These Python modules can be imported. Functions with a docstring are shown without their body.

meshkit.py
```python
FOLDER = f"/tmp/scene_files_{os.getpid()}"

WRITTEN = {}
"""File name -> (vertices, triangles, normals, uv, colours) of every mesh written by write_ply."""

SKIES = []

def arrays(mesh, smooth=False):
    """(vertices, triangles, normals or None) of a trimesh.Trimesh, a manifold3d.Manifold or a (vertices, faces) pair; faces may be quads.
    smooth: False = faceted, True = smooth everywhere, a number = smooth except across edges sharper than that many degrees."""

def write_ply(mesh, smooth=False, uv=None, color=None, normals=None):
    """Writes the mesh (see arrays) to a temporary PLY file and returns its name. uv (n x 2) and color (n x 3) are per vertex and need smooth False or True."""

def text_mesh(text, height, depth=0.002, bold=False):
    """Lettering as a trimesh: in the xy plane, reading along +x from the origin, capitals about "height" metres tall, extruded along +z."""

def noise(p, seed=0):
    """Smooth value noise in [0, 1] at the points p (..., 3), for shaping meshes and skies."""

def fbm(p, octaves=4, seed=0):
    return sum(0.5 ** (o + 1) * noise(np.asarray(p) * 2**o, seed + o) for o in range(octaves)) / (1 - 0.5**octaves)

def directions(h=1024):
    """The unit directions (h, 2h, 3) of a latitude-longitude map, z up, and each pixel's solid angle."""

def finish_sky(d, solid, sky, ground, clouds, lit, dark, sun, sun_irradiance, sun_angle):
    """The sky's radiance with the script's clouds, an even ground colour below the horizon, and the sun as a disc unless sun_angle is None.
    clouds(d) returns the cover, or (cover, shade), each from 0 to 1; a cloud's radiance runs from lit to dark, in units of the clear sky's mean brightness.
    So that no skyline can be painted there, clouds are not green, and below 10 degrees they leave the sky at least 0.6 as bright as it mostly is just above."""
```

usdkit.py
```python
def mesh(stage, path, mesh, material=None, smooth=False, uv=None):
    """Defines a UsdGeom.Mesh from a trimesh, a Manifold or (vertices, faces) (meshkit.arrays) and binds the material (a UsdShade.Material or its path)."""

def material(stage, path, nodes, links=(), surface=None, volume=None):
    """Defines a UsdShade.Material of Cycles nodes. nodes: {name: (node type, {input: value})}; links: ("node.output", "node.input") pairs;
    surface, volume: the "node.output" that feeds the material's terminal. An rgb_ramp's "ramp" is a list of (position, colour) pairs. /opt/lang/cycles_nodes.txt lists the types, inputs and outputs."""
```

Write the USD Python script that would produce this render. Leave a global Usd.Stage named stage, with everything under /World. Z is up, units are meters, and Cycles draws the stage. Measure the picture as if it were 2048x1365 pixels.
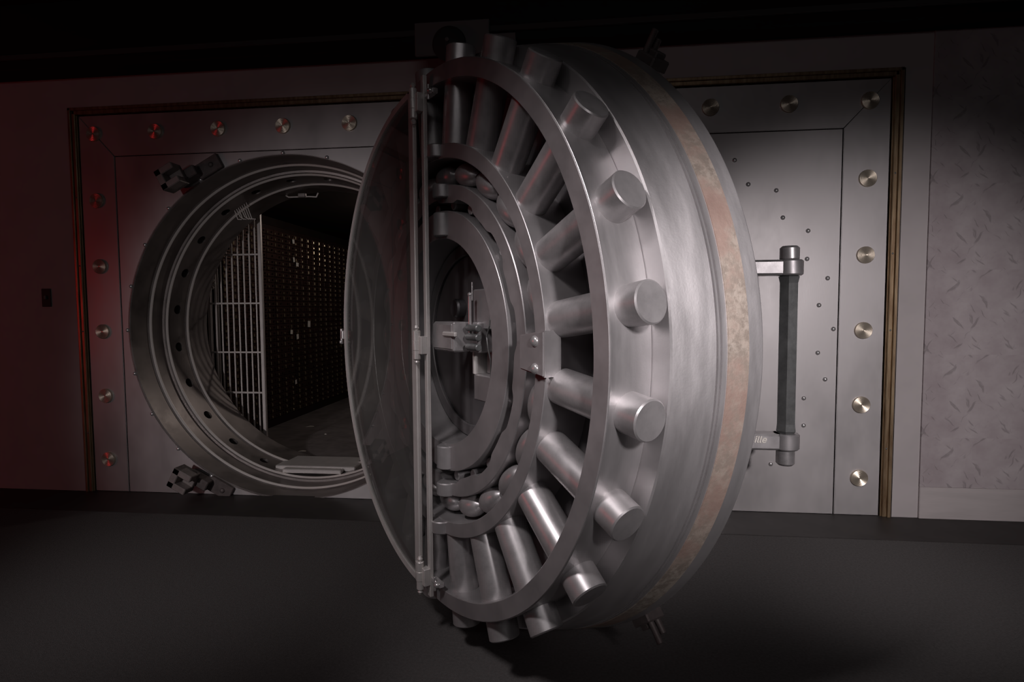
import math, random
import numpy as np, trimesh, manifold3d as m3, usdkit, meshkit
from shapely.geometry import Polygon, Point, box as sbox
from pxr import Usd, UsdGeom, UsdLux, UsdShade, Gf, Sdf

stage = Usd.Stage.CreateInMemory()
UsdGeom.Xform.Define(stage, '/World')
UsdGeom.Scope.Define(stage, '/World/Looks')
rnd = random.Random(7)

# ------------------------------------------------------------------ camera, lights, exposure
EXPOSURE = 0.0
cam = UsdGeom.Camera.Define(stage, '/World/camera')
R_ = (0.9939569575845856, 0.10961648220069135, -0.005813200421428569)
U_ = (-0.00047126346336922795, 0.05721850728852769, 0.9983615679373985)
D_ = (-0.10976950569234736, 0.9923256870874694, -0.056924391665080676)
EYE = (2.0467, -3.8733, 1.3654)
cam.AddTransformOp().Set(Gf.Matrix4d(*R_, 0, *U_, 0, -D_[0], -D_[1], -D_[2], 0, *EYE, 1))
cam.CreateHorizontalApertureAttr(36.0)
cam.CreateFocalLengthAttr(1135.536 * 36 / 2048)
cam.CreateExposureAttr(EXPOSURE)
cam.CreateClippingRangeAttr(Gf.Vec2f(0.05, 100))


def spot(name, pos, target, intensity, color, angle, soft, radius):
    l = UsdLux.SphereLight.Define(stage, '/World/' + name)
    l.CreateRadiusAttr(radius); l.CreateIntensityAttr(intensity); l.CreateColorAttr(Gf.Vec3f(*color))
    sh = UsdLux.ShapingAPI.Apply(l.GetPrim())
    sh.CreateShapingConeAngleAttr(angle); sh.CreateShapingConeSoftnessAttr(soft)
    d = np.array(target, float) - pos; d /= np.linalg.norm(d)
    z = -d; x = np.cross([0, 0, 1.], z); x /= np.linalg.norm(x); y = np.cross(z, x)
    l.AddTransformOp().Set(Gf.Matrix4d(*x, 0, *y, 0, *z, 0, *pos, 1))
    return l


def bulb(name, pos, intensity, color, radius):
    l = UsdLux.SphereLight.Define(stage, '/World/' + name)
    l.CreateRadiusAttr(radius); l.CreateIntensityAttr(intensity); l.CreateColorAttr(Gf.Vec3f(*color))
    l.AddTranslateOp().Set(Gf.Vec3d(*pos))
    return l


WARM = (1.0, 0.925, 0.94)
spot('unseen_plate_lamp', (4.1, -4.8, 1.9), (3.85, 0, 0.82), 700, WARM, 22, 1.0, 0.12)  # out of view, lights the plate and wall right of the door
spot('unseen_floor_lamp', (3.7, -2.5, 3.3), (3.2, -.42, 0), 75, WARM, 19, 1.0, 0.15)  # out of view overhead, lights the floor along the wall
spot('unseen_rim_lamp', (3.2, -4.9, 2.2), (2.50, -2.15, 1.25), 500, WARM, 15, 1.0, 0.16)  # out of view, narrow cone on the middle of the door rim
spot('unseen_entrance_lamp', (-0.9, -4.6, 1.7), (0.35, -.1, 0.74), 300, WARM, 26.5, 1.0, 0.14)  # out of view, lights the round opening and the left plates
spot('unseen_door_lamp', (0.8, -3.7, 3.15), (1.83, -2.15, 1.08), 112, WARM, 19, 1.0, 0.2)  # out of view, narrow cone on the bolt work, ends left dim
panel = UsdLux.RectLight.Define(stage, '/World/added_fill_panel')  # added dim fill behind the camera, lifts the darkest areas
panel.CreateWidthAttr(4.0); panel.CreateHeightAttr(1.2); panel.CreateIntensityAttr(1.35); panel.CreateColorAttr(Gf.Vec3f(1, .95, .96))
panel.AddTranslateOp().Set(Gf.Vec3d(2.0, -6.2, 3.44)); panel.AddRotateXOp().Set(28.0)
bulb('unseen_vault_lamp', (0.55, 2.3, 2.38), 55, (1.0, 0.88, 0.80), 0.08)  # unseen inside the vault, lights its floor, boxes and the rim
bulb('added_red_lamp', (-5.2, -3.3, 1.4), 3.6, (1.0, 0.05, 0.06), 0.40)  # added out of view to tint the left side red

# ------------------------------------------------------------------ materials
MAT = {}


def mat(name, color, rough=0.5, metal=0.0, var=0.0, var_scale=6.0, stretch=(1, 1, 1), bump=0.0, bump_scale=60.0, bump_stretch=(1, 1, 1),
        dark=None, rvar=0.0, spec=0.5, detail=5):
    """A principled surface with blotchy colour, roughness variation and a fine bump, all from noise on object coordinates."""
    n = {'tc': ('texture_coordinate', {}), 'mp': ('mapping', {'mapping_type': 'point', 'scale': stretch}),
         'no': ('noise_texture', {'scale': var_scale, 'detail': detail, 'roughness': 0.6}),
         'p': ('principled_bsdf', {'roughness': rough, 'metallic': metal, 'specular_ior_level': spec, 'base_color': color})}
    l = [('tc.object', 'mp.vector'), ('mp.vector', 'no.vector')]
    if var:
        c = np.array(color); d = np.array(dark if dark is not None else c * (1 - var))
        n['rp'] = ('rgb_ramp', {'ramp': [(0.32, tuple(d)), (0.68, tuple(np.minimum(c * (1 + 0.25 * var), 1)))]})
        l += [('no.fac', 'rp.fac'), ('rp.color', 'p.base_color')]
    if rvar:
        n['mr'] = ('map_range', {'from_min': 0.3, 'from_max': 0.7, 'to_min': max(rough - rvar, .04), 'to_max': rough + rvar})
        l += [('no.fac', 'mr.value'), ('mr.result', 'p.roughness')]
    if bump:
        n['m2'] = ('mapping', {'mapping_type': 'point', 'scale': bump_stretch})
        n['n2'] = ('noise_texture', {'scale': bump_scale, 'detail': 4})
        n['b'] = ('bump', {'strength': bump, 'distance': 0.004})
        l += [('tc.object', 'm2.vector'), ('m2.vector', 'n2.vector'), ('n2.fac', 'b.height'), ('b.normal', 'p.normal')]
    MAT[name] = usdkit.material(stage, '/World/Looks/' + name, n, l, surface='p.BSDF')
    return MAT[name]


mat('steel_rim', (.56, .54, .545), .42, .8, var=.13, var_scale=3, stretch=(1, 5, 1), rvar=.07, bump=.05, bump_scale=160)
mat('steel_face', (.40, .383, .388), .42, .6, var=.16, var_scale=9, rvar=.06, bump=.04, bump_scale=140)
mat('steel_rod', (.52, .50, .505), .36, .65, var=.12, var_scale=14, rvar=.05)
mat('steel_bright', (.64, .62, .62), .24, .7, var=.08, var_scale=20)
mat('steel_dark', (.16, .155, .16), .5, .7, var=.25, var_scale=9)
mat('cage_plate', (.17, .16, .165), .45, .45, var=.2, var_scale=7)
mat('iron_black', (.17, .175, .174), .38, .4, var=.35, var_scale=14, bump=.1, bump_scale=70)
mat('iron_clamp', (.14, .115, .112), .6, .4, var=.3, var_scale=20)
mat('plate_steel', (.50, .475, .475), .5, .55, var=.16, var_scale=2.2, stretch=(1.5, 1, .8), rvar=.07, bump=.025, bump_scale=180, bump_stretch=(1, 1, .12))
mat('portal_steel', (.27, .24, .23), .42, .75, var=.25, var_scale=6, rvar=.08)
mat('frame_nickel', (.68, .65, .63), .4, .4, var=.12, var_scale=12)
mat('edge_highlight', (.85, .79, .75), .38, .3)  # pale colour stands for light caught on the step edges
mat('jaw_steel', (.30, .26, .25), .5, .4, var=.2, var_scale=20)
mat('bar_steel', (.74, .68, .65), .45, .2, var=.1, var_scale=12)
mat('brass_trim', (.43, .32, .20), .40, .7, var=.45, var_scale=5, stretch=(8, 8, 1), dark=(.24, .15, .085))
mat('trim_dark', (.06, .05, .045), .5, .5)
mat('plaster', (.46, .42, .42), .75, 0, var=.10, var_scale=3, bump=.08, bump_scale=40, detail=7)
mat('baseboard_stone', (.47, .425, .42), .6, 0, var=.12, var_scale=6, stretch=(.4, 1, 2.5), bump=.05)
mat('carpet', (.112, .105, .104), .95, 0, var=.22, var_scale=90, bump=.5, bump_scale=260, spec=.1)
mat('border_stone', (.036, .031, .030), .55, 0, var=.3, var_scale=5, spec=.3)
mat('beam_dark', (.018, .016, .016), .7, 0, spec=.2)  # near-black over the whole beam
mat('mold_paint', (.07, .065, .065), .7, 0, spec=.2)
mat('ceiling_paint', (.03, .028, .028), .8, 0, var=.2, spec=.2)
mat('room_paint', (.09, .085, .085), .8, 0, spec=.2)
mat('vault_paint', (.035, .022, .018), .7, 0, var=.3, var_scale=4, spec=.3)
mat('vault_floor_stone', (.19, .165, .16), .55, 0, var=.35, var_scale=7, bump=.05)
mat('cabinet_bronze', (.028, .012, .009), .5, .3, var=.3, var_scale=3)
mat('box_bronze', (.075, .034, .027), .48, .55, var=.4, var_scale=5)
mat('lock_brass', (.70, .60, .40), .3, .9)
mat('paper', (.72, .68, .62), .9)
mat('plate_grey', (.17, .165, .165), .7, 0, spec=.2)
mat('bell_dark', (.05, .048, .048), .6, 0, spec=.2)
mat('joint_black', (.006, .006, .006), .9, 0, spec=.05)  # near-black, showing only in the joints between plates

# rust and brass band: pitted blotches of rust over dull brass
usdkit.material(stage, '/World/Looks/rust_band', {
    'tc': ('texture_coordinate', {}), 'n1': ('noise_texture', {'scale': 3.2, 'detail': 6, 'roughness': .65}),
    'n2': ('noise_texture', {'scale': 30, 'detail': 8, 'roughness': .72, 'distortion': .25}), 'n3': ('noise_texture', {'scale': 90, 'detail': 3}),
    'r1': ('rgb_ramp', {'ramp': [(.36, (.43, .385, .335)), (.46, (.41, .345, .295)), (.54, (.36, .26, .22)), (.66, (.29, .195, .165))]}),
    'r2': ('rgb_ramp', {'ramp': [(.44, (0, 0, 0)), (.56, (1, 1, 1))]}),
    'mx': ('mix_color', {'blend_type': 'mix', 'b': (.22, .18, .15)}), 'ml': ('math', {'math_type': 'multiply'}), 'r3': ('rgb_ramp', {'ramp': [(.42, (.75, .75, .75)), (.56, (.08, .08, .08))]}),
    'bp': ('bump', {'strength': .25, 'distance': .003}),
    'p': ('principled_bsdf', {'metallic': .45, 'roughness': .58})},
    [('tc.object', 'n1.vector'), ('tc.object', 'n2.vector'), ('tc.object', 'n3.vector'), ('n1.fac', 'r1.fac'), ('n2.fac', 'r2.fac'), ('r2.color', 'ml.value1'), ('n1.fac', 'r3.fac'), ('r3.color', 'ml.value2'),
     ('ml.value', 'mx.fac'), ('r1.color', 'mx.a'), ('mx.result', 'p.base_color'), ('n3.fac', 'bp.height'), ('bp.normal', 'p.normal')], surface='p.BSDF')
# turned bolt heads: brass with a radial, anisotropic sheen
mat('turned_brass', (.70, .61, .50), .34, .8, var=.15, var_scale=30)
# clear pane: mirror by fresnel, else transparent
usdkit.material(stage, '/World/Looks/clear_glass', {
    'f': ('fresnel', {}), 'ge': ('geometry', {}), 'ir': ('map_range', {'to_min': 1.5, 'to_max': .66667}), 't': ('transparent_bsdf', {'color': (.70, .71, .70)}), 'du': ('diffuse_bsdf', {'color': (.5, .48, .47)}), 'm0': ('mix_closure', {'fac': .085}), 'g': ('glossy_bsdf', {'color': (1, 1, 1), 'roughness': .015}),
    'm': ('mix_closure', {})}, [('ge.backfacing', 'ir.value'), ('ir.result', 'f.IOR'), ('f.fac', 'm.fac'), ('t.BSDF', 'm0.closure1'), ('du.BSDF', 'm0.closure2'), ('m0.closure', 'm.closure1'), ('g.BSDF', 'm.closure2')], surface='m.closure')
# wall covering: pinkish grey with dark strokes, the motif coming round every 0.53 m of height
wall_nodes = {
    'tc': ('texture_coordinate', {}), 'sp': ('separate_xyz', {}), 'md': ('math', {'math_type': 'floored_modulo', 'value2': .53}), 'cb': ('combine_xyz', {}),
    'wn': ('noise_texture', {'scale': 7, 'detail': 2}), 'wv': ('vector_math', {'math_type': 'multiply_add', 'vector2': (.10, .10, .10)}),
    'n1': ('noise_texture', {'scale': 5, 'detail': 7, 'roughness': .62}),
    'rb': ('rgb_ramp', {'ramp': [(.3, (.335, .285, .295)), (.7, (.45, .405, .41))]}),
    'p': ('principled_bsdf', {'roughness': .8, 'specular_ior_level': .25}), 'bp': ('bump', {'strength': .22, 'distance': .006}),
    'mx': ('mix_color', {'b': (.12, .105, .105)}), 'mm': ('math', {'math_type': 'maximum'}), 'sc': ('math', {'math_type': 'multiply', 'value2': .42})}
wall_links = [('tc.object', 'sp.vector'), ('sp.z', 'md.value1'), ('sp.x', 'cb.x'), ('md.value', 'cb.y'), ('cb.vector', 'wn.vector'), ('wn.color', 'wv.vector1'),
              ('cb.vector', 'wv.vector3'), ('cb.vector', 'n1.vector'), ('n1.fac', 'rb.fac'), ('rb.color', 'mx.a')]
for k, (rot, sx, sy, sc_) in enumerate([(.95, 5.5, 30, 1.0), (-.85, 6.5, 36, 1.0)]):
    a, b, c, d = f'ma{k}', f'vo{k}', f'ra{k}', f'nz{k}'
    wall_nodes[a] = ('mapping', {'mapping_type': 'texture', 'rotation': (0, 0, rot), 'scale': (1 / sx, 1 / sy, 1), 'location': (k * 3.7, k * 1.3, 0)})
    wall_nodes[b] = ('noise_texture', {'scale': sc_, 'detail': 2.5, 'roughness': .5})
    wall_nodes[c] = ('rgb_ramp', {'ramp': [(.635, (0, 0, 0)), (.69, (1, 1, 1)), (.72, (1, 1, 1)), (.78, (.2, .2, .2))]})
    wall_links += [('wv.vector', a + '.vector'), (a + '.vector', b + '.vector'), (b + '.fac', c + '.fac'), (c + '.color', f'mm.value{k + 1}')]
wall_links += [('mm.value', 'sc.value1'), ('sc.value', 'mx.fac'), ('mx.result', 'p.base_color'), ('n1.fac', 'bp.height'), ('bp.normal', 'p.normal')]
usdkit.material(stage, '/World/Looks/wall_covering', wall_nodes, wall_links, surface='p.BSDF')

# ------------------------------------------------------------------ helpers
USED = {}


def numbered(parent, name):
    k = (parent, name); n = USED.get(k, -1) + 1; USED[k] = n
    return name if n == 0 else f'{name}_{n:03d}'


def path_of(o):
    return str(o.GetPath()) if o is not None else '/World'


def data(o, **kw):
    for k, v in kw.items():
        if v:
            o.SetCustomDataByKey('category' if k == 'cat' else k, v)
    return o


def thing(name, label, cat, loc=(0, 0, 0), rotz=0, group=None):
    x = UsdGeom.Xform.Define(stage, '/World/' + numbered('/World', name))
    x.AddTranslateOp().Set(Gf.Vec3d(*loc)); x.AddRotateZOp().Set(float(rotz))
    return data(x.GetPrim(), label=label, cat=cat, group=group)


def obj(name, mesh, material, parent=None, smooth=30, **kw):
    pp = path_of(parent)
    if isinstance(mesh, list):
        mesh = join(mesh)
    m = usdkit.mesh(stage, pp + '/' + numbered(pp, name), mesh, '/World/Looks/' + material, smooth=smooth)
    return data(m.GetPrim(), **kw)


def struct(name, mesh, material, parent=None, **kw):
    return obj(name, mesh, material, parent, kind=None if parent is not None else 'structure', **kw)


def tri(m):
    v, f, _ = meshkit.arrays(m)
    return trimesh.Trimesh(v, f, process=False)


def join(ms):
    return trimesh.util.concatenate([tri(m) for m in ms])


def xf(m, rot=None, loc=(0, 0, 0)):
    m = tri(m).copy()
    T = np.eye(4)
    if rot is not None:
        T[:3, :3] = rot
    T[:3, 3] = loc
    m.apply_transform(T)
    return m


def rx(a): c, s = math.cos(a), math.sin(a); return np.array([[1, 0, 0], [0, c, -s], [0, s, c]])
def ry(a): c, s = math.cos(a), math.sin(a); return np.array([[c, 0, s], [0, 1, 0], [-s, 0, c]])
def rz(a): c, s = math.cos(a), math.sin(a); return np.array([[c, -s, 0], [s, c, 0], [0, 0, 1]])


def rbox(x0, x1, y0, y1, z0, z1, bev=0.004):
    """A box with chamfered edges."""
    b = min(bev, (x1 - x0) * .45, (y1 - y0) * .45, (z1 - z0) * .45)
    pts = []
    for ax in range(3):
        for sx in (0, 1):
            for sy in (0, 1):
                for sz in (0, 1):
                    p = [(x0, x1)[sx], (y0, y1)[sy], (z0, z1)[sz]]
                    for k, s in enumerate((sx, sy, sz)):
                        if k != ax:
                            p[k] += b * (1 - 2 * s)
                    pts.append(p)
    return trimesh.convex.convex_hull(np.array(pts))


def lathe(profile, seg=96, axis='y', closed=None):
    """Turns the profile [(r, s)] about an axis through the origin; r = 0 at both ends closes it, else the profile is a closed loop."""
    pr = np.array(profile, float)
    ends = pr[0, 0] < 1e-9 and pr[-1, 0] < 1e-9
    if ends:
        body = pr[1:-1]
    else:
        body = pr
    n = len(body); th = np.linspace(0, 2 * np.pi, seg, endpoint=False)
    v = np.stack([np.outer(np.cos(th), body[:, 0]), np.broadcast_to(body[:, 1], (seg, n)), np.outer(np.sin(th), body[:, 0])], -1).reshape(-1, 3)
    f = []
    i = np.arange(seg); j = (i + 1) % seg
    for k in range(n - 1 if ends else n):
        k2 = (k + 1) % n
        a, b, c, d = i * n + k, i * n + k2, j * n + k2, j * n + k
        f += [np.stack([a, b, c], 1), np.stack([a, c, d], 1)]
    if ends:
        v = np.vstack([v, [[0, pr[0, 1], 0], [0, pr[-1, 1], 0]]])
        p0, p1 = seg * n, seg * n + 1
        f += [np.stack([np.full(seg, p0), i * n, j * n], 1), np.stack([np.full(seg, p1), j * n + n - 1, i * n + n - 1], 1)]
    m = trimesh.Trimesh(v, np.vstack(f), process=False)
    if m.volume < 0:
        m.invert()
    if axis == 'z':
        m.apply_transform(np.block([[rx(math.pi / 2), np.zeros((3, 1))], [np.zeros((1, 3)), np.ones((1, 1))]]))
    elif axis == 'x':
        m.apply_transform(np.block([[rz(-math.pi / 2), np.zeros((3, 1))], [np.zeros((1, 3)), np.ones((1, 1))]]))
    return m


def rod(r, s0, s1, seg=32, axis='z', ch=0.004):
    ch = min(ch, r * .5, (s1 - s0) * .4)
    return lathe([(0, s0), (r - ch, s0), (r, s0 + ch), (r, s1 - ch), (r - ch, s1), (0, s1)] if axis != 'z' else
                 [(0, -s1), (r - ch, -s1), (r, -s1 + ch), (r, -s0 - ch), (r - ch, -s0), (0, -s0)], seg, 'y') if axis == 'y' else _rod(r, s0, s1, seg, axis, ch)


def _rod(r, s0, s1, seg, axis, ch):
    m = lathe([(0, s0), (r - ch, s0), (r, s0 + ch), (r, s1 - ch), (r - ch, s1), (0, s1)], seg, 'y')
    if axis == 'z':
        return xf(m, rx(math.pi / 2))
    return xf(m, rz(-math.pi / 2))


def extrude(poly, y0, y1):
    """A shapely polygon in (x, z) extruded along y."""
    m = trimesh.creation.extrude_polygon(poly, y1 - y0, engine='earcut')
    v = m.vertices
    m = trimesh.Trimesh(np.stack([v[:, 0], y1 - v[:, 2], v[:, 1]], 1), m.faces, process=False)
    if m.volume < 0:
        m.invert()
    return m


def dome(r, h, seg=20, y0=0.0):
    """A domed head standing out towards -y."""
    pr = [(0, y0)] + [(r, y0)] + [(r * math.cos(a), y0 - h * math.sin(a)) for a in np.linspace(0.15, 1.45, 6)] + [(0, y0 - h)]
    return lathe(pr, seg)


# ------------------------------------------------------------------ the setting
CZ = 1.222                                                  # height of the middle of the round opening
X0, X1, ZT = -1.63, 4.076, 2.845                            # outer edges of the brass trim
wall = extrude(sbox(-6.5, 0, 9, 3.6).difference(sbox(X0 + .012, -1, X1 - .012, ZT - .012)), -.014, .06)
struct('wall_back', wall, 'plaster', smooth=False)
struct('wall_left', rbox(-6.6, -6.5, -8, 0, 0, 3.6), 'room_paint')
struct('wall_right', rbox(9, 9.1, -8, 0, 0, 3.6), 'room_paint')
struct('wall_front', rbox(-6.5, 9, -8.1, -8, 0, 3.6), 'room_paint')
struct('ceiling', rbox(-6.6, 9.1, -8.1, .06, 3.5, 3.6), 'ceiling_paint')
struct('floor', rbox(-6.6, 9.1, -8.1, -.405, -.1, 0), 'carpet')
struct('trim_1', rbox(-6.6, 9.1, -.405, .03, -.1, .002, .002), 'border_stone', label='dark stone border strip of the floor along the vault wall')
struct('baseboard_right', rbox(X1 + .17, 9, -.03, -.010, 0, .207, .004), 'baseboard_stone')
struct('wall_right_panel', rbox(X1 + .17, 9, -.026, -.010, .207, 3.07, .002), 'wall_covering')
beam = struct('trim_2', rbox(-6.5, 9, -.20, -.014, 3.055, 3.5, .006), 'beam_dark', label='very dark beam over the vault front')
struct('molding', rbox(-6.5, 9, -.225, -.199, 3.115, 3.150, .004), 'mold_paint', beam)
# the room behind the opening
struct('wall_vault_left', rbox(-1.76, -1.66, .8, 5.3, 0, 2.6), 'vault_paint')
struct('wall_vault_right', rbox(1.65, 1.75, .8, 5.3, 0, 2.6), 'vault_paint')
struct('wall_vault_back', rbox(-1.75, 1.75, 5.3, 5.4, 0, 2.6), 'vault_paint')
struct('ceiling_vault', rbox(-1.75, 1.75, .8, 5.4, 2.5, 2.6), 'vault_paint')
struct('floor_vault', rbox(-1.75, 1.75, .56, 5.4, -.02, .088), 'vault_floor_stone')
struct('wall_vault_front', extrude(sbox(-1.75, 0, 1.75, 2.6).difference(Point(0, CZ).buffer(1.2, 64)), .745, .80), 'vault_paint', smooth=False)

# ------------------------------------------------------------------ vault front: steel plates, brass trim, portal, bolt heads, rivets
front = thing('vault_front', 'riveted steel vault front with brass edging and a round opening', 'vault front')
IX0, IX1, IZ = -1.294, 3.737, 2.493
g = .0035
hole = Point(0, CZ).buffer(1.243, 128)
obj('backing_plate', extrude(sbox(X0 + .02, 0, X1 - .02, ZT - .02).difference(hole), .03, .055), 'joint_black', front, smooth=False)


def chamfered_plate(poly, y0, y1, c=.003):
    a = extrude(poly.buffer(-c, join_style=2), y0, y1)
    b = extrude(poly, y0 + c, y1)
    return join([a, b])


obj('panel', chamfered_plate(sbox(IX0 + g, .004, IX1 - g, IZ - g).difference(hole), 0, .032), 'plate_steel', front, smooth=False)
PX0, PX1, PZ = X0 + .062, X1 - .062, ZT - .055
obj('border_plate', chamfered_plate(Polygon([(PX0, .004), (IX0 - g, .004), (IX0 - g, IZ), (PX0, PZ - .001)]), -.001, .032), 'plate_steel', front, smooth=False)
obj('border_plate', chamfered_plate(Polygon([(PX1, .004), (IX1 + g, .004), (IX1 + g, IZ), (PX1, PZ - .001)]), -.001, .032), 'plate_steel', front, smooth=False)
obj('border_plate', chamfered_plate(Polygon([(PX0 + .001, PZ), (IX0, IZ + g), (IX1, IZ + g), (PX1 - .001, PZ)]), -.001, .032), 'plate_steel', front, smooth=False)
for (a0, a1, b0, b1) in ((X0, X0 + .055, 0, ZT), (X1 - .055, X1, 0, ZT), (X0 + .055, X1 - .055, ZT - .050, ZT)):
    vert = a1 - a0 < .1
    w = (a1 - a0) if vert else (b1 - b0)
    if vert:
        s = 1 if a0 > 0 else -1
        e = a1 if s > 0 else a0
        parts = [rbox(min(e, e - s * .020), max(e, e - s * .020), -.030, .02, b0, b1, .003),
                 rbox(min(e - s * .020, e - s * .048), max(e - s * .020, e - s * .048), -.021, .02, b0, b1 - .02, .004),
                 rbox(min(e - s * .048, e - s * .055), max(e - s * .048, e - s * .055), -.008, .02, b0, b1 - .048, .002)]
    else:
        parts = [rbox(a0 - .055, a1 + .055, -.030, .02, b1 - .020, b1, .003), rbox(a0 - .03, a1 + .03, -.021, .02, b1 - .046, b1 - .020, .004)]
    tp = obj('brass_trim', parts, 'brass_trim', front, label='narrow brass edging')
    if vert:
        for z in (.45, 1.214, 1.70, 2.2):
            obj('nail', xf(dome(.006, .003, 10), None, (e - s * .034, -.021, z)), 'iron_black', tp)
    if vert:
        obj('dark_strip', rbox(min(e, e + s * .012), max(e, e + s * .012), -.018, .02, 0, ZT, .002), 'trim_dark', front, label='dark outer strip of the edging')  # dark strip along the outer side of each upright
# portal: stepped steel ring with bolt sockets
prof = [(1.2375, .0), (1.231, .006), (1.226, .168), (1.206, .186), (1.198, .290), (1.182, .2915), (1.163, .308), (1.155, .490), (1.134, .508), (1.130, .74), (1.29, .74), (1.29, .06), (1.2425, .055), (1.2425, .0)]
ring = lathe(prof, 240)
mf = m3.Manifold(m3.Mesh(np.asarray(ring.vertices, np.float32), np.asarray(ring.faces, np.uint32)))
for k in range(24):
    a = math.radians(7.5 + 15 * k)
    c = rod(.037, 1.05, 1.225, 20, 'x', .002)
    c = xf(c, ry(-a), (0, .405, 0))
    mf = mf - m3.Manifold(m3.Mesh(np.asarray(c.vertices, np.float32), np.asarray(c.faces, np.uint32)))
obj('portal_ring', xf(mf, None, (0, 0, CZ)), 'portal_steel', front, smooth=35, label='stepped steel rim of the round opening')
for r1, y1 in ((1.206, .186), (1.163, .308), (1.134, .508)):
    obj('step_highlight', xf(lathe([(r1 + .011, y1 - .0105), (r1 + .009, y1 - .0125), (r1 + .002, y1 - .0055), (r1 - .0012, y1 - .001), (r1 - .0012, y1 + .004), (r1 + .011, y1 + .004)], 240), None, (0, 0, CZ)), 'edge_highlight', front, smooth=20, label='highlight painted along the edge of a step')  # pale overlay rings paint a highlight line on each step
obj('threshold_plate', [rbox(-.33, .33, .36, .66, .090, .128, .006), rbox(-.24, .24, .30, .36, .085, .118, .006)], 'frame_nickel', front, label='worn metal threshold plate')
gro = [(0, .0), (.054, .0), (.054, -.010), (.0515, -.0145)]
for k in range(11):
    r = .0500 - .0044 * k
    gro += [(r, -.0150), (r - .0022, -.0142)]
stud_m = lathe(gro + [(.0, -.0150)], 56)                        # face turned in fine concentric grooves
SX, SZ, SS, SV = -1.447, 2.657, .485, .4815
spots = [(SX + SS * k, SZ) for k in range(12)] + [(SX, SZ - SV * k) for k in range(1, 6)] + [(SX + SS * 11, SZ - SV * k) for k in range(1, 6)]
for x, z in spots:
    obj('bolt_head', xf(stud_m, ry(rnd.uniform(0, 6)), (x, -.001, z)), 'turned_brass', front, smooth=38)
rivet_m = dome(.0148, .012, 18)
riv = [(1.25 * math.cos(math.radians(15 * k)), 1.25 * math.sin(math.radians(15 * k)) + CZ) for k in range(24) if k != 18]
for k in range(-8, 9):
    riv.append((2.443 + 1.265 * math.cos(math.radians(15 * k)), CZ + 1.265 * math.sin(math.radians(15 * k))))
for k in range(-8, 8):
    riv.append((2.443 + 1.183 * math.cos(math.radians(7.5 + 15 * k)), CZ + 1.183 * math.sin(math.radians(7.5 + 15 * k))))
for x, z in riv:
    if z > .02 and z < 2.48:
        obj('rivet', xf(rivet_m, None, (x, 0, z)), 'steel_bright', front)

# ------------------------------------------------------------------ vault door (local frame: x across the inner face, y into the door, z up)
DO = (1.468, -1.6417, 1.2337)
door = thing('vault_door', 'huge round steel vault door standing open with its bolt work exposed', 'vault door', DO, -50.8637)
S = 256
obj('door_body', lathe([(0, .195), (.955, .195), (.975, .150), (1.052, .148), (1.113, .148), (1.1185, .152), (1.154, .274), (1.1545, .2755), (1.146, .2765), (1.146, .2805), (1.156, .282), (1.157, .288),
                        (1.149, .289), (1.149, .293), (1.159, .2945), (1.161, .311), (1.1775, .379), (1.1895, .418), (1.1895, .422), (1.18, .432), (1.12, .47), (0, .47)], S), 'steel_rim', door, smooth=25)
obj('rust_band', lathe([(1.1605, .312), (1.1635, .3125), (1.1795, .3775), (1.1765, .378)], S), 'rust_band', door, label='rusty brass band around the rim')
obj('bolt_ring', lathe([(.991, .002), (.993, 0), (1.050, 0), (1.052, .002), (1.052, .1475), (.991, .1475)], S), 'steel_face', door, smooth=25, label='broad front ring that guides the bolts')
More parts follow.
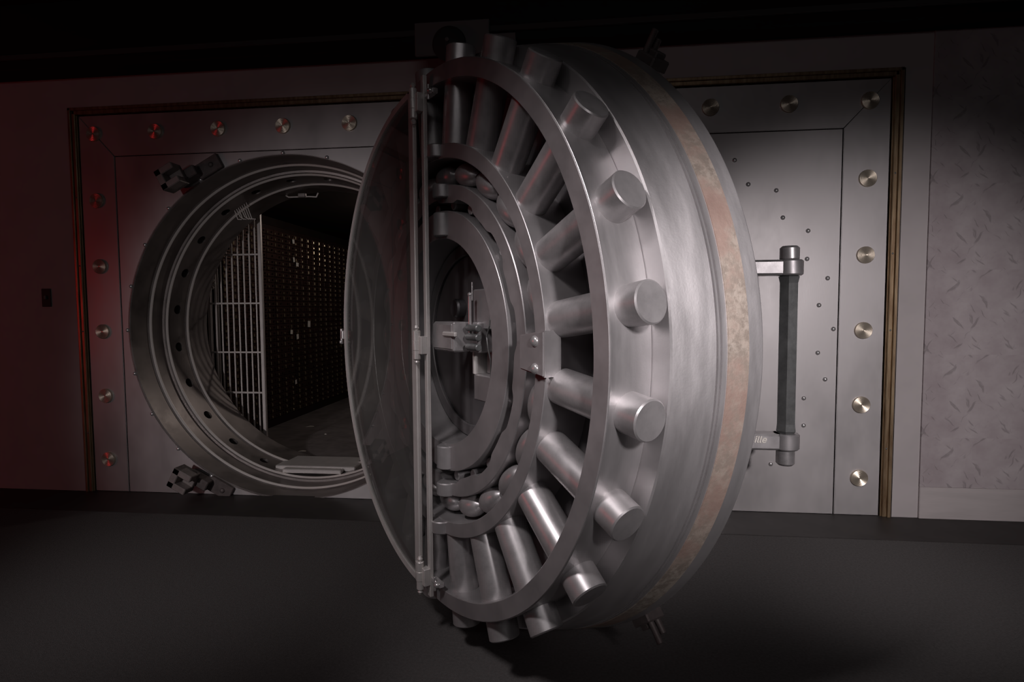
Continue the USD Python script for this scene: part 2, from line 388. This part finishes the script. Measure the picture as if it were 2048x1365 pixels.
obj('rim_sleeve', lathe([(1.0521, .003), (1.0535, .004), (1.0535, .146), (1.0521, .1475)], S), 'steel_rim', door, smooth=25)
obj('inner_ring', lathe([(.714, .017), (.716, .015), (.766, .015), (.768, .017), (.768, .194), (.714, .194)], S), 'steel_face', door, smooth=25)


def scalloped(r0, r1, t0, t1, n, amp, seg=288, ch=.003):
    m = lathe([(r0, t0), (r1 - ch, t0), (r1, t0 + ch), (r1, t1), (r0, t1)], seg)
    v = m.vertices.copy(); r = np.hypot(v[:, 0], v[:, 2]); a = np.arctan2(v[:, 2], v[:, 0])
    w = np.tanh(3.2 * np.sin(n * a)) / np.tanh(3.2)
    k = np.where(np.abs(r - r0) < 1e-4, (r0 + amp * w) / r, 1)
    v[:, 0] *= k; v[:, 2] *= k
    return trimesh.Trimesh(v, m.faces, process=False)


obj('cam_ring', scalloped(.560, .621, .045, .190, 12, .009), 'steel_face', door, smooth=25, label='ring with a scalloped inner edge')
obj('hub_ring', lathe([(.413, .045), (.415, .043), (.519, .043), (.521, .045), (.521, .195), (.412, .195)], S), 'steel_face', door, smooth=25)
obj('cage_plate', lathe([(0, .1935), (0.40, .1935), (.41, .190), (.955, .188), (.956, .1945), (0, .1948)], 160), 'cage_plate', door, label='dark back plate behind the rods')
# a turned step in the recess
obj('recess_ring', lathe([(.355, .180), (.36, .176), (.405, .176), (.41, .190), (.36, .1925)], 128), 'cage_plate', door)
bolt_m = _rod(.056, .742, 1.128, 40, 'x', .004)
roller_prof = [(0, -.078)] + [(.046 * math.sqrt(max(1 - (s / .082) ** 2, 0)), s) for s in np.linspace(-.078, .078, 15)] + [(0, .078)]
roller_m = xf(lathe(roller_prof, 28), rx(math.pi / 2))           # barrel along z (tangential)
for k in range(24):
    a = math.radians(7.5 + 15 * k)
    obj('locking_bolt', xf(bolt_m, ry(-a), (0, .077, 0)), 'steel_rod', door)
for k in range(24):
    a = math.radians(15 * k)
    obj('cam_roller', xf(roller_m, ry(-a), (.660 * math.cos(a), .094, .660 * math.sin(a))), 'steel_rod', door)
lug_m = xf(lathe([(0, 0), (.018, 0), (.021, .003), (.021, .10), (0, .10)], 20), None, (0, .075, 0))
for k in range(24):
    a = math.radians(7.5 + 15 * k)
    obj('cam_pin', xf(lug_m, None, (.546 * math.cos(a), 0, .546 * math.sin(a))), 'steel_face', door)
# upright sleeves where the half rings meet, above and below the hub
for z0, z1, t, r in ((.716, .766, .02, .045), (-.766, -.716, .02, .045), (.566, .619, .045, .042), (-.619, -.566, .045, .042), (.417, .510, .045, .040), (-.510, -.417, .045, .040)):
    obj('coupling_sleeve', xf(_rod(r, z0, z1, 32, 'z', .004), None, (.045, t, 0)), 'steel_face', door)
# guide block on the right of the rings
blk = Polygon([(.655, -.052), (.780, -.068), (.780, .068), (.655, .052)])
gb = obj('guide_block', chamfered_plate(blk, -.004, .060, .004), 'steel_face', door, smooth=False, label='small bolted guide block')
for z in (.036, -.045):
    obj('screw', xf(dome(.0165, .010, 24), None, (.737, -.004, z)), 'steel_bright', gb)
# latch box and tumblers in the middle
lb = obj('latch_box', [rbox(.030, .205, .002, .075, -.030, .083, .006), rbox(.032, .195, -.002, .01, -.022, .076, .004)], 'steel_rod', door, label='small nickel latch box by the glass')
obj('latch_lever', rbox(.130, .235, -.010, .004, .028, .046, .004), 'frame_nickel', lb)
tb = obj('tumbler_block', rbox(.215, .285, .060, .19, -.030, .083, .005), 'steel_face', door)
for z in (.062, .028, -.008):
    obj('tumbler', xf(_rod(.013, .0, .085, 18, 'x', .003), None, (.235, .045, z)), 'iron_black', tb)
obj('lever_rod', [xf(_rod(.006, .0, .15, 12, 'z', .002), None, (.245, .05, .03)), xf(lathe([(0, -.009), (.006, -.006), (.009, 0), (.006, .006), (0, .009)], 14), None, (.245, .05, .185))], 'steel_bright', door)
# time lock housing beside it
tl = obj('time_lock', [rbox(.205, .350, .085, .19, .055, .205, .005), rbox(.205, .350, .085, .19, -.215, -.115, .005), rbox(.235, .350, .125, .19, -.115, .055, .004)], 'steel_face', door, label='tall time lock housing inside the hub')
obj('bezel', rbox(.205, .222, .080, .19, -.118, .06, .004), 'frame_nickel', tl)
wire = [(.36, .07, .12), (.365, .062, .07), (.352, .058, .03), (.362, .06, -.02), (.372, .062, -.05), (.366, .066, -.13)]
seg = []
for p, q in zip(wire[:-1], wire[1:]):
    p, q = np.array(p), np.array(q); d = q - p; L = np.linalg.norm(d)
    T = trimesh.geometry.align_vectors([0, 0, 1], d / L)[:3, :3]
    seg.append(xf(_rod(.0028, -.002, L + .002, 8, 'z', .001), T, p))
obj('lead_wire', seg, 'iron_black', door)
obj('dial_knob', xf(lathe([(0, .0), (.034, .0), (.040, .008), (.040, .04), (0, .04)], 28), None, (-.085, .152, .135)), 'steel_dark', door, label='dark round dial knob on the recess plate')
obj('bolt_glint', xf(_rod(.0045, 0, .075, 10, 'z', .001), None, (.075, .155, .165)), 'steel_bright', door)  # thin bright pins stand in for glints on bolts
obj('bolt_glint', xf(_rod(.0045, 0, .030, 10, 'z', .001), None, (.045, .155, .125)), 'steel_bright', door)
# centre post and the half glass cover hinged on it
obj('center_post', rbox(.020, .046, -.035, -.018, -1.03, 1.03, .003), 'frame_nickel', door, label='upright nickel post in the middle of the door')
gl = obj('glass_cover', rbox(-.058, -.010, -.056, -.038, -.985, .985, .004), 'frame_nickel', door, label='half round glass cover with nickel frame')
Rg = .992
tarc = np.linspace(math.pi / 2 + .058, 1.5 * math.pi - .058, 96)
v, f = [], []
for a in tarc:
    for r, t in ((Rg - .026, -.054), (Rg - .003, -.056), (Rg, -.052), (Rg, -.036), (Rg - .026, -.036)):
        v.append((r * math.cos(a), t, r * math.sin(a)))
for i in range(len(tarc) - 1):
    for k in range(5):
        k2 = (k + 1) % 5
        a, b, c, d = i * 5 + k, i * 5 + k2, i * 5 + 5 + k2, i * 5 + 5 + k
        f += [(a, b, c), (a, c, d)]
arc = trimesh.Trimesh(v, f, process=False)
obj('curved_frame', arc, 'frame_nickel', gl, smooth=25)
half = Point(0, 0).buffer(Rg - .02, 96).intersection(sbox(-2, -2, -.05, 2))
obj('pane', extrude(half, -.048, -.043), 'clear_glass', gl, smooth=False)
obj('latch', [rbox(-1.012, -.985, -.066, -.05, -.028, .018, .003), xf(_rod(.008, -.055, .028, 14, 'z', .002), None, (-1.015, -.06, 0)), xf(dome(.012, .012, 14), None, (-1.015, -.062, -.045)),
              rbox(-1.03, -.99, -.064, -.056, -.004, .006, .002)], 'steel_bright', gl, label='small bright latch on the curved edge')
for z in (.925, -.01, -.945):
    hp = [xf(_rod(.016, -.058, .058, 18, 'z', .003), None, (.006, -.060, z))]
    for q in (-.068, .068):
        hp.append(xf(lathe([(0, -.012), (.007, -.010), (.012, 0), (.007, .010), (0, .012)], 14), rx(math.pi / 2), (.006, -.060, z + q)))
    hp += [xf(_rod(.0175, -.022, .018, 18, 'z', .002), None, (.006, -.060, z)), rbox(-.046, .006, -.060, -.054, -.04 + z, .04 + z, .002), rbox(.006, .046, -.060, -.033, -.035 + z, .035 + z, .002)]
    obj('hinge', hp, 'frame_nickel', door)
for z in (.950, -.955):
    obj('post_clip', [rbox(.046, .118, -.03, -.006, z - .010, z + .010, .003), xf(dome(.012, .014, 14), None, (.104, -.03, z)), xf(_rod(.005, -.028, .028, 10, 'z', .001), None, (.088, -.034, z))], 'steel_bright', door)
# clamps on the back edge of the rim
for s in (1, -1):
    a = math.radians(51.5 * s)
    cl = [rbox(1.175, 1.215, .425, .50, -.045, .045, .005), rbox(1.205, 1.232, .44, .485, -.030, .010, .004), xf(_rod(.011, 1.20, 1.285, 14, 'x', .003), None, (0, .445, .028)), xf(_rod(.011, 1.20, 1.262, 14, 'x', .003), None, (0, .475, .028))]
    obj('rim_clamp', xf(join(cl), ry(-a)), 'iron_clamp', door, label='dark clamp lug on the back edge')
obj('hub_boss', lathe([(0, .468), (.30, .468), (.30, .50), (.16, .52), (.15, .60), (0, .60)], 64), 'steel_dark', door)

# ------------------------------------------------------------------ crane hinge with its hexagonal bar
crane = thing('crane_hinge', 'steel crane hinge behind the open door holding an upright black hexagonal bar', 'hinge', (2.2, -.55, 0))
B = (1.05, .05)                                              # the bar, from the post
obj('post', [_rod(.085, .22, 2.05, 48, 'z', .008), _rod(.11, .50, .70, 48, 'z', .008), _rod(.11, 1.50, 1.68, 48, 'z', .008)], 'steel_dark', crane)
for z in (.28, 1.80):
    obj('wall_bracket', [rbox(-.07, .07, 0, .53, z, z + .16, .01), rbox(-.16, .16, .52, .549, z - .06, z + .22, .01)], 'steel_dark', crane)
for z0, z1 in ((1.543, 1.630), (.552, .645)):
    obj('arm', [rbox(0, B[0] - .04, B[1] - .052, B[1] + .052, z0, z1, .012), xf(lathe([(0, z0), (.066, z0), (.073, z0 + .007), (.073, z1 - .007), (.066, z1), (0, z1)], 40), rx(math.pi / 2) @ np.diag([1, 1, 1]), (0, 0, 0))] if False else
        [rbox(0, B[0] - .03, B[1] - .052, B[1] + .052, z0, z1, .012), xf(_rod(.073, z0, z1, 48, 'z', .008), None, (B[0], B[1], 0))], 'steel_face', crane)
hx = []
for z, r in ((.645, .046), (.66, .058), (.70, .0535), (1.50, .0535), (1.535, .062), (1.543, .050)):
    for k in range(6):
        a = math.radians(60 * k + 10)
        hx.append((B[0] + r * math.cos(a), B[1] + r * math.sin(a), z))
hf = []
for i in range(5):
    for k in range(6):
        a, b, c, d = i * 6 + k, i * 6 + (k + 1) % 6, i * 6 + 6 + (k + 1) % 6, i * 6 + 6 + k
        hf += [(a, b, c), (a, c, d)]
obj('hexagonal_bar', trimesh.Trimesh(hx, hf, process=False), 'iron_black', crane, smooth=False, label='black hexagonal bar')
obj('bar_cap', xf(lathe([(0, 1.625), (.052, 1.625), (.052, 1.690), (.044, 1.706), (0, 1.708)], 40), np.array([[1, 0, 0], [0, 0, 1], [0, 1, 0]]) @ np.eye(3), (0, 0, 0)) if False else
    xf(_rod(.052, 1.625, 1.708, 40, 'z', .012), None, (B[0], B[1], 0)), 'steel_rod', crane)
obj('bar_cap', xf(_rod(.050, .459, .556, 40, 'z', .012), None, (B[0], B[1], 0)), 'steel_rod', crane)
tx = meshkit.text_mesh('ille', .036, .004, bold=True)
tx = xf(tx, rx(math.pi / 2) @ np.array([[1, .25, 0], [0, 1, 0], [0, 0, 1]]), (.858, B[1] - .0515, .598))
obj('lettering', tx, 'paper', crane, smooth=False, label='raised bright letters on the lower arm')
ca = np.array([-.267, -.713]); ang = math.atan2(ca[1], ca[0])
obj('carrier_arm', [xf(rbox(0, np.linalg.norm(ca) - .008, -.06, .06, 1.05, 1.42, .012), rz(ang))], 'steel_dark', crane)

# ------------------------------------------------------------------ clamps on the wall beside the opening
def wall_clamp(label, s):
    t = thing('wall_clamp', label, 'clamp', (-.66, 0, CZ - s * 1.11), 0)
    A = s * math.radians(-33) * -1
    def put(ms): return xf(join(ms), ry(s * math.radians(28)))
    obj('base_plate', put([rbox(.03, .22, -.028, 0, -.055, .055, .005)]), 'iron_clamp', t)
    obj('bolt', put([xf(dome(.019, .014, 18), None, (.150, -.028, 0))]), 'iron_clamp', t)
    obj('stem', put([rbox(-.12, .06, -.095, 0, -.036, .036, .006)]), 'iron_clamp', t)
    obj('jaw', put([rbox(-.165, -.02, -.20, -.095, .030, .075, .005), rbox(-.165, -.02, -.20, -.095, -.075, -.030, .005), rbox(-.165, -.115, -.20, -.095, -.075, .075, .005), rbox(-.125, -.02, -.13, -.095, -.075, .075, .004)]), 'jaw_steel', t)
    return t
wall_clamp('dark iron door clamp on the wall below the round opening', 1)
wall_clamp('dark iron door clamp on the wall above the round opening', -1)

# ------------------------------------------------------------------ day gate and fixed grille behind the opening
GY = .86
gate = thing('day_gate', 'slim steel bar gate just inside the round opening', 'gate', (0, GY, .088))
obj('stile', rbox(-.705, -.675, -.016, .016, 0, 2.36, .004), 'bar_steel', gate)
for z in (.135, .545, .905, 1.338, 1.765, 2.2):
    obj('rail', rbox(-1.60, -.70, -.009, .009, z - .008, z + .008, .003), 'bar_steel', gate)
for k in range(16):
    x = -.738 - .0545 * k
    obj('bar', xf(_rod(.0068, .0, 2.34, 12, 'z', .002), None, (x, 0, 0)), 'bar_steel', gate)
grille = thing('fixed_grille', 'wide flat steel strips of a grille seen behind the bar gate', 'grille', (0, 1.0, .088))
for k in range(5):
    x = -1.205 - .068 * k
    obj('strip', rbox(x - .021, x + .021, -.004, .004, .02, 2.35, .002), 'bar_steel', grille)
obj('rail', rbox(-1.58, -1.10, .004, .02, .0, .03, .003), 'bar_steel', grille)
obj('rail', rbox(-1.58, -1.10, .004, .02, 2.33, 2.36, .003), 'bar_steel', grille)

# ------------------------------------------------------------------ safe deposit boxes on the left wall of the vault
CX = -1.235
cab = thing('deposit_box_cabinet', 'tall dark wall of small safe deposit box doors inside the vault', 'deposit boxes', (0, 0, .088))
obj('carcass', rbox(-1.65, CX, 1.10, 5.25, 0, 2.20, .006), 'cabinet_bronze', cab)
CW, RH, NR = .155, .0645, 32
first, rest, locks, keyholes = [], [], [], []
cells = [(c, r) for c in range(26) for r in range(NR)]
cells.sort(key=lambda q: (max(0, 4 - q[0]) * 100 + q[0], abs(q[1] - 15)))
for i, (c, r) in enumerate(cells):
    y0, z0 = 1.13 + CW * c, .09 + RH * r
    b = rbox(CX - .004, CX + .012 + rnd.uniform(-.002, .003), y0 + .0035, y0 + CW - .0035, z0 + .0025, z0 + RH - .0025, .003)
    (first if i < 300 else rest).append(b)
    if rnd.random() < .93:
        locks.append(rbox(CX + .010, CX + .026, y0 + .008, y0 + .024, z0 + .012, z0 + RH - .014 - rnd.uniform(0, .018), .003))
    keyholes.append(xf(lathe([(0, -.004), (.010, -.004), (.010, .010), (.007, .014), (0, .014)], 8), rz(-math.pi / 2), (CX + .012, y0 + .105, z0 + .032)))
for b in first:
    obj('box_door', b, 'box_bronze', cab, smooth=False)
obj('far_box_door', rest, 'box_bronze', cab, smooth=False, kind='stuff')
obj('lock_hardware', locks, 'lock_brass', cab, smooth=False, kind='stuff', label='small brass hinges and locks of the boxes')
obj('keyhole_plate', keyholes, 'cabinet_bronze', cab, smooth=False, kind='stuff')
# paper tags hanging on the boxes
tags = [(2.47, 2.16, .05, .05, 'upper white paper tag hanging high on the deposit boxes'), (2.47, 1.95, .04, .055, 'white paper tag second from the top on the deposit boxes'),
        (2.55, 1.90, .055, .045, 'slightly larger white tag just under the second tag on the deposit boxes'), (2.37, 1.11, .045, .05, 'bright small tag leftmost of the three at mid height on the deposit boxes'),
        (2.51, 1.05, .06, .06, 'square grey tag lowest of the three at mid height on the deposit boxes'), (2.81, 1.19, .06, .075, 'round edged white tag rightmost of the three at mid height on the deposit boxes'),
        (2.44, .52, .05, .05, 'white tag near the bottom of the deposit boxes')]
for y, z, w, h, lab in tags:
    t = thing('paper_tag', lab, 'tag', (CX + .016, y, z), 0, group=None)
    obj('sheet', xf(rbox(.010, .013, -w / 2, w / 2, -h / 2, h / 2, .001), rx(rnd.uniform(-.2, .2)) @ rz(rnd.uniform(-.1, .1))), 'paper', t, smooth=False)
    obj('string', rbox(.0, .012, -.002, .002, h / 2 - .006, h / 2 + .02, .001), 'lock_brass', t, smooth=False)
t = thing('paper_tag', 'pale crumpled paper rosette seen through the gate bars', 'tag', (-1.16, .842, 1.60))
petals = []
for k in range(7):
    a = 2 * math.pi * k / 7
    petals.append(xf(rbox(.012, .055, -.006, .006, -.016, .016, .004), ry(a) @ rx(.5)))
obj('sheet', petals + [dome(.018, .014, 12)], 'paper', t, smooth=False)
obj('string', rbox(-.002, .002, .0, .006, .0, .1, .001), 'lock_brass', t, smooth=False)
for x, y, w, h, a, lab in ((-.83, 1.99, .09, .02, .3, 'long scrap of paper on the vault floor by the deposit boxes'), (-.49, 1.64, .025, .02, .9, 'tiny bright scrap on the vault floor beyond the threshold'), (-.40, .95, .07, .03, .1, 'pale scrap on the vault floor just inside the threshold')):
    v = np.array([(-w, -h, .002), (w * .2, -h * 1.1, .006), (w, -h * .5, .002), (w * .9, h, .004), (0, h * .8, .009), (-w * .8, h, .003)]) * [.5, .5, 1]
    low = v - [0, 0, .0015]
    hull = trimesh.convex.convex_hull(np.vstack([v, low * [1, 1, 0] + [0, 0, .0005]]))
    obj('paper_scrap', xf(hull, rz(a), (x, y, .088)), 'paper', smooth=False, label=lab, cat='paper')

def wire_run(pts, r):
    out = []
    for p, q in zip(pts[:-1], pts[1:]):
        p, q = np.array(p, float), np.array(q, float); d = q - p; L = np.linalg.norm(d)
        out.append(xf(_rod(r, -r * .6, L + r * .6, 8, 'z', r * .4), trimesh.geometry.align_vectors([0, 0, 1], d / L)[:3, :3], p))
    return out


hk = thing('hanging_hook', 'bent metal hook fixed at the top of the round opening', 'hook', (-.18, .64, 2.30))
obj('wire', wire_run([(-.16, 0, .02), (-.12, 0, -.005), (-.02, 0, -.005), (.06, 0, -.005), (.12, 0, -.01), (.135, 0, .02)], .006), 'bar_steel', hk)
obj('clamp', rbox(-.035, .03, -.012, .016, -.010, .024, .004), 'portal_steel', hk)
wb = thing('wire_bundle', 'loose bundle of pale wires at the upper edge of the round opening', 'wires', (-.595, .47, 2.15))
for k in range(7):
    x = -.07 + .020 * k
    obj('wire', wire_run([(x - .035, .01, .085 + rnd.uniform(-.02, .02)), (x - .01, 0, .03), (x + .02, .0, -.045 + rnd.uniform(-.015, .015)), (x + .045, .01, -.055)], .004), 'bar_steel', wb)

# ------------------------------------------------------------------ fixtures on the beam and the wall
bell = thing('alarm_bell', 'round dark alarm bell on a square grey plate above the vault door', 'alarm bell', (1.274, -.226, 2.976))
obj('mounting_plate', rbox(-.24, .24, -.024, 0, 0, .205, .005), 'plate_grey', bell)
obj('bell_dome', xf(lathe([(0, .0), (.105, .0), (.108, -.012), (.098, -.036), (.060, -.058), (.014, -.064), (0, -.064)], 48), None, (-.015, -.022, .060)), 'bell_dark', bell)
obj('bell_nut', xf(rod(.014, -.096, -.084, 6, 'y', .002), None, (-.015, -.001, .060)), 'plate_grey', bell)
jb = thing('junction_box', 'small grey junction box with a dark hole beside the alarm bell', 'junction box', (1.60, -.226, 2.925))
hole_b = sbox(-.08, 0, .08, .15).difference(Point(.045, .06).buffer(.026, 16))
obj('body', [extrude(hole_b, -.045, 0), rbox(-.078, .078, -.006, 0, .002, .148, .001)], 'plate_grey', jb, smooth=False)
obj('cover', rbox(-.08, -.01, -.054, -.045, .02, .14, .003), 'plate_grey', jb)
sw = thing('wall_switch', 'small dark switch plate on the wall left of the vault front', 'switch', (-1.885, -.014, 1.40))
obj('plate', rbox(-.038, .038, -.008, 0, 0, .135, .003), 'bell_dark', sw)
obj('toggle', rbox(-.008, .008, -.022, -.008, .055, .082, .003), 'plate_grey', sw)
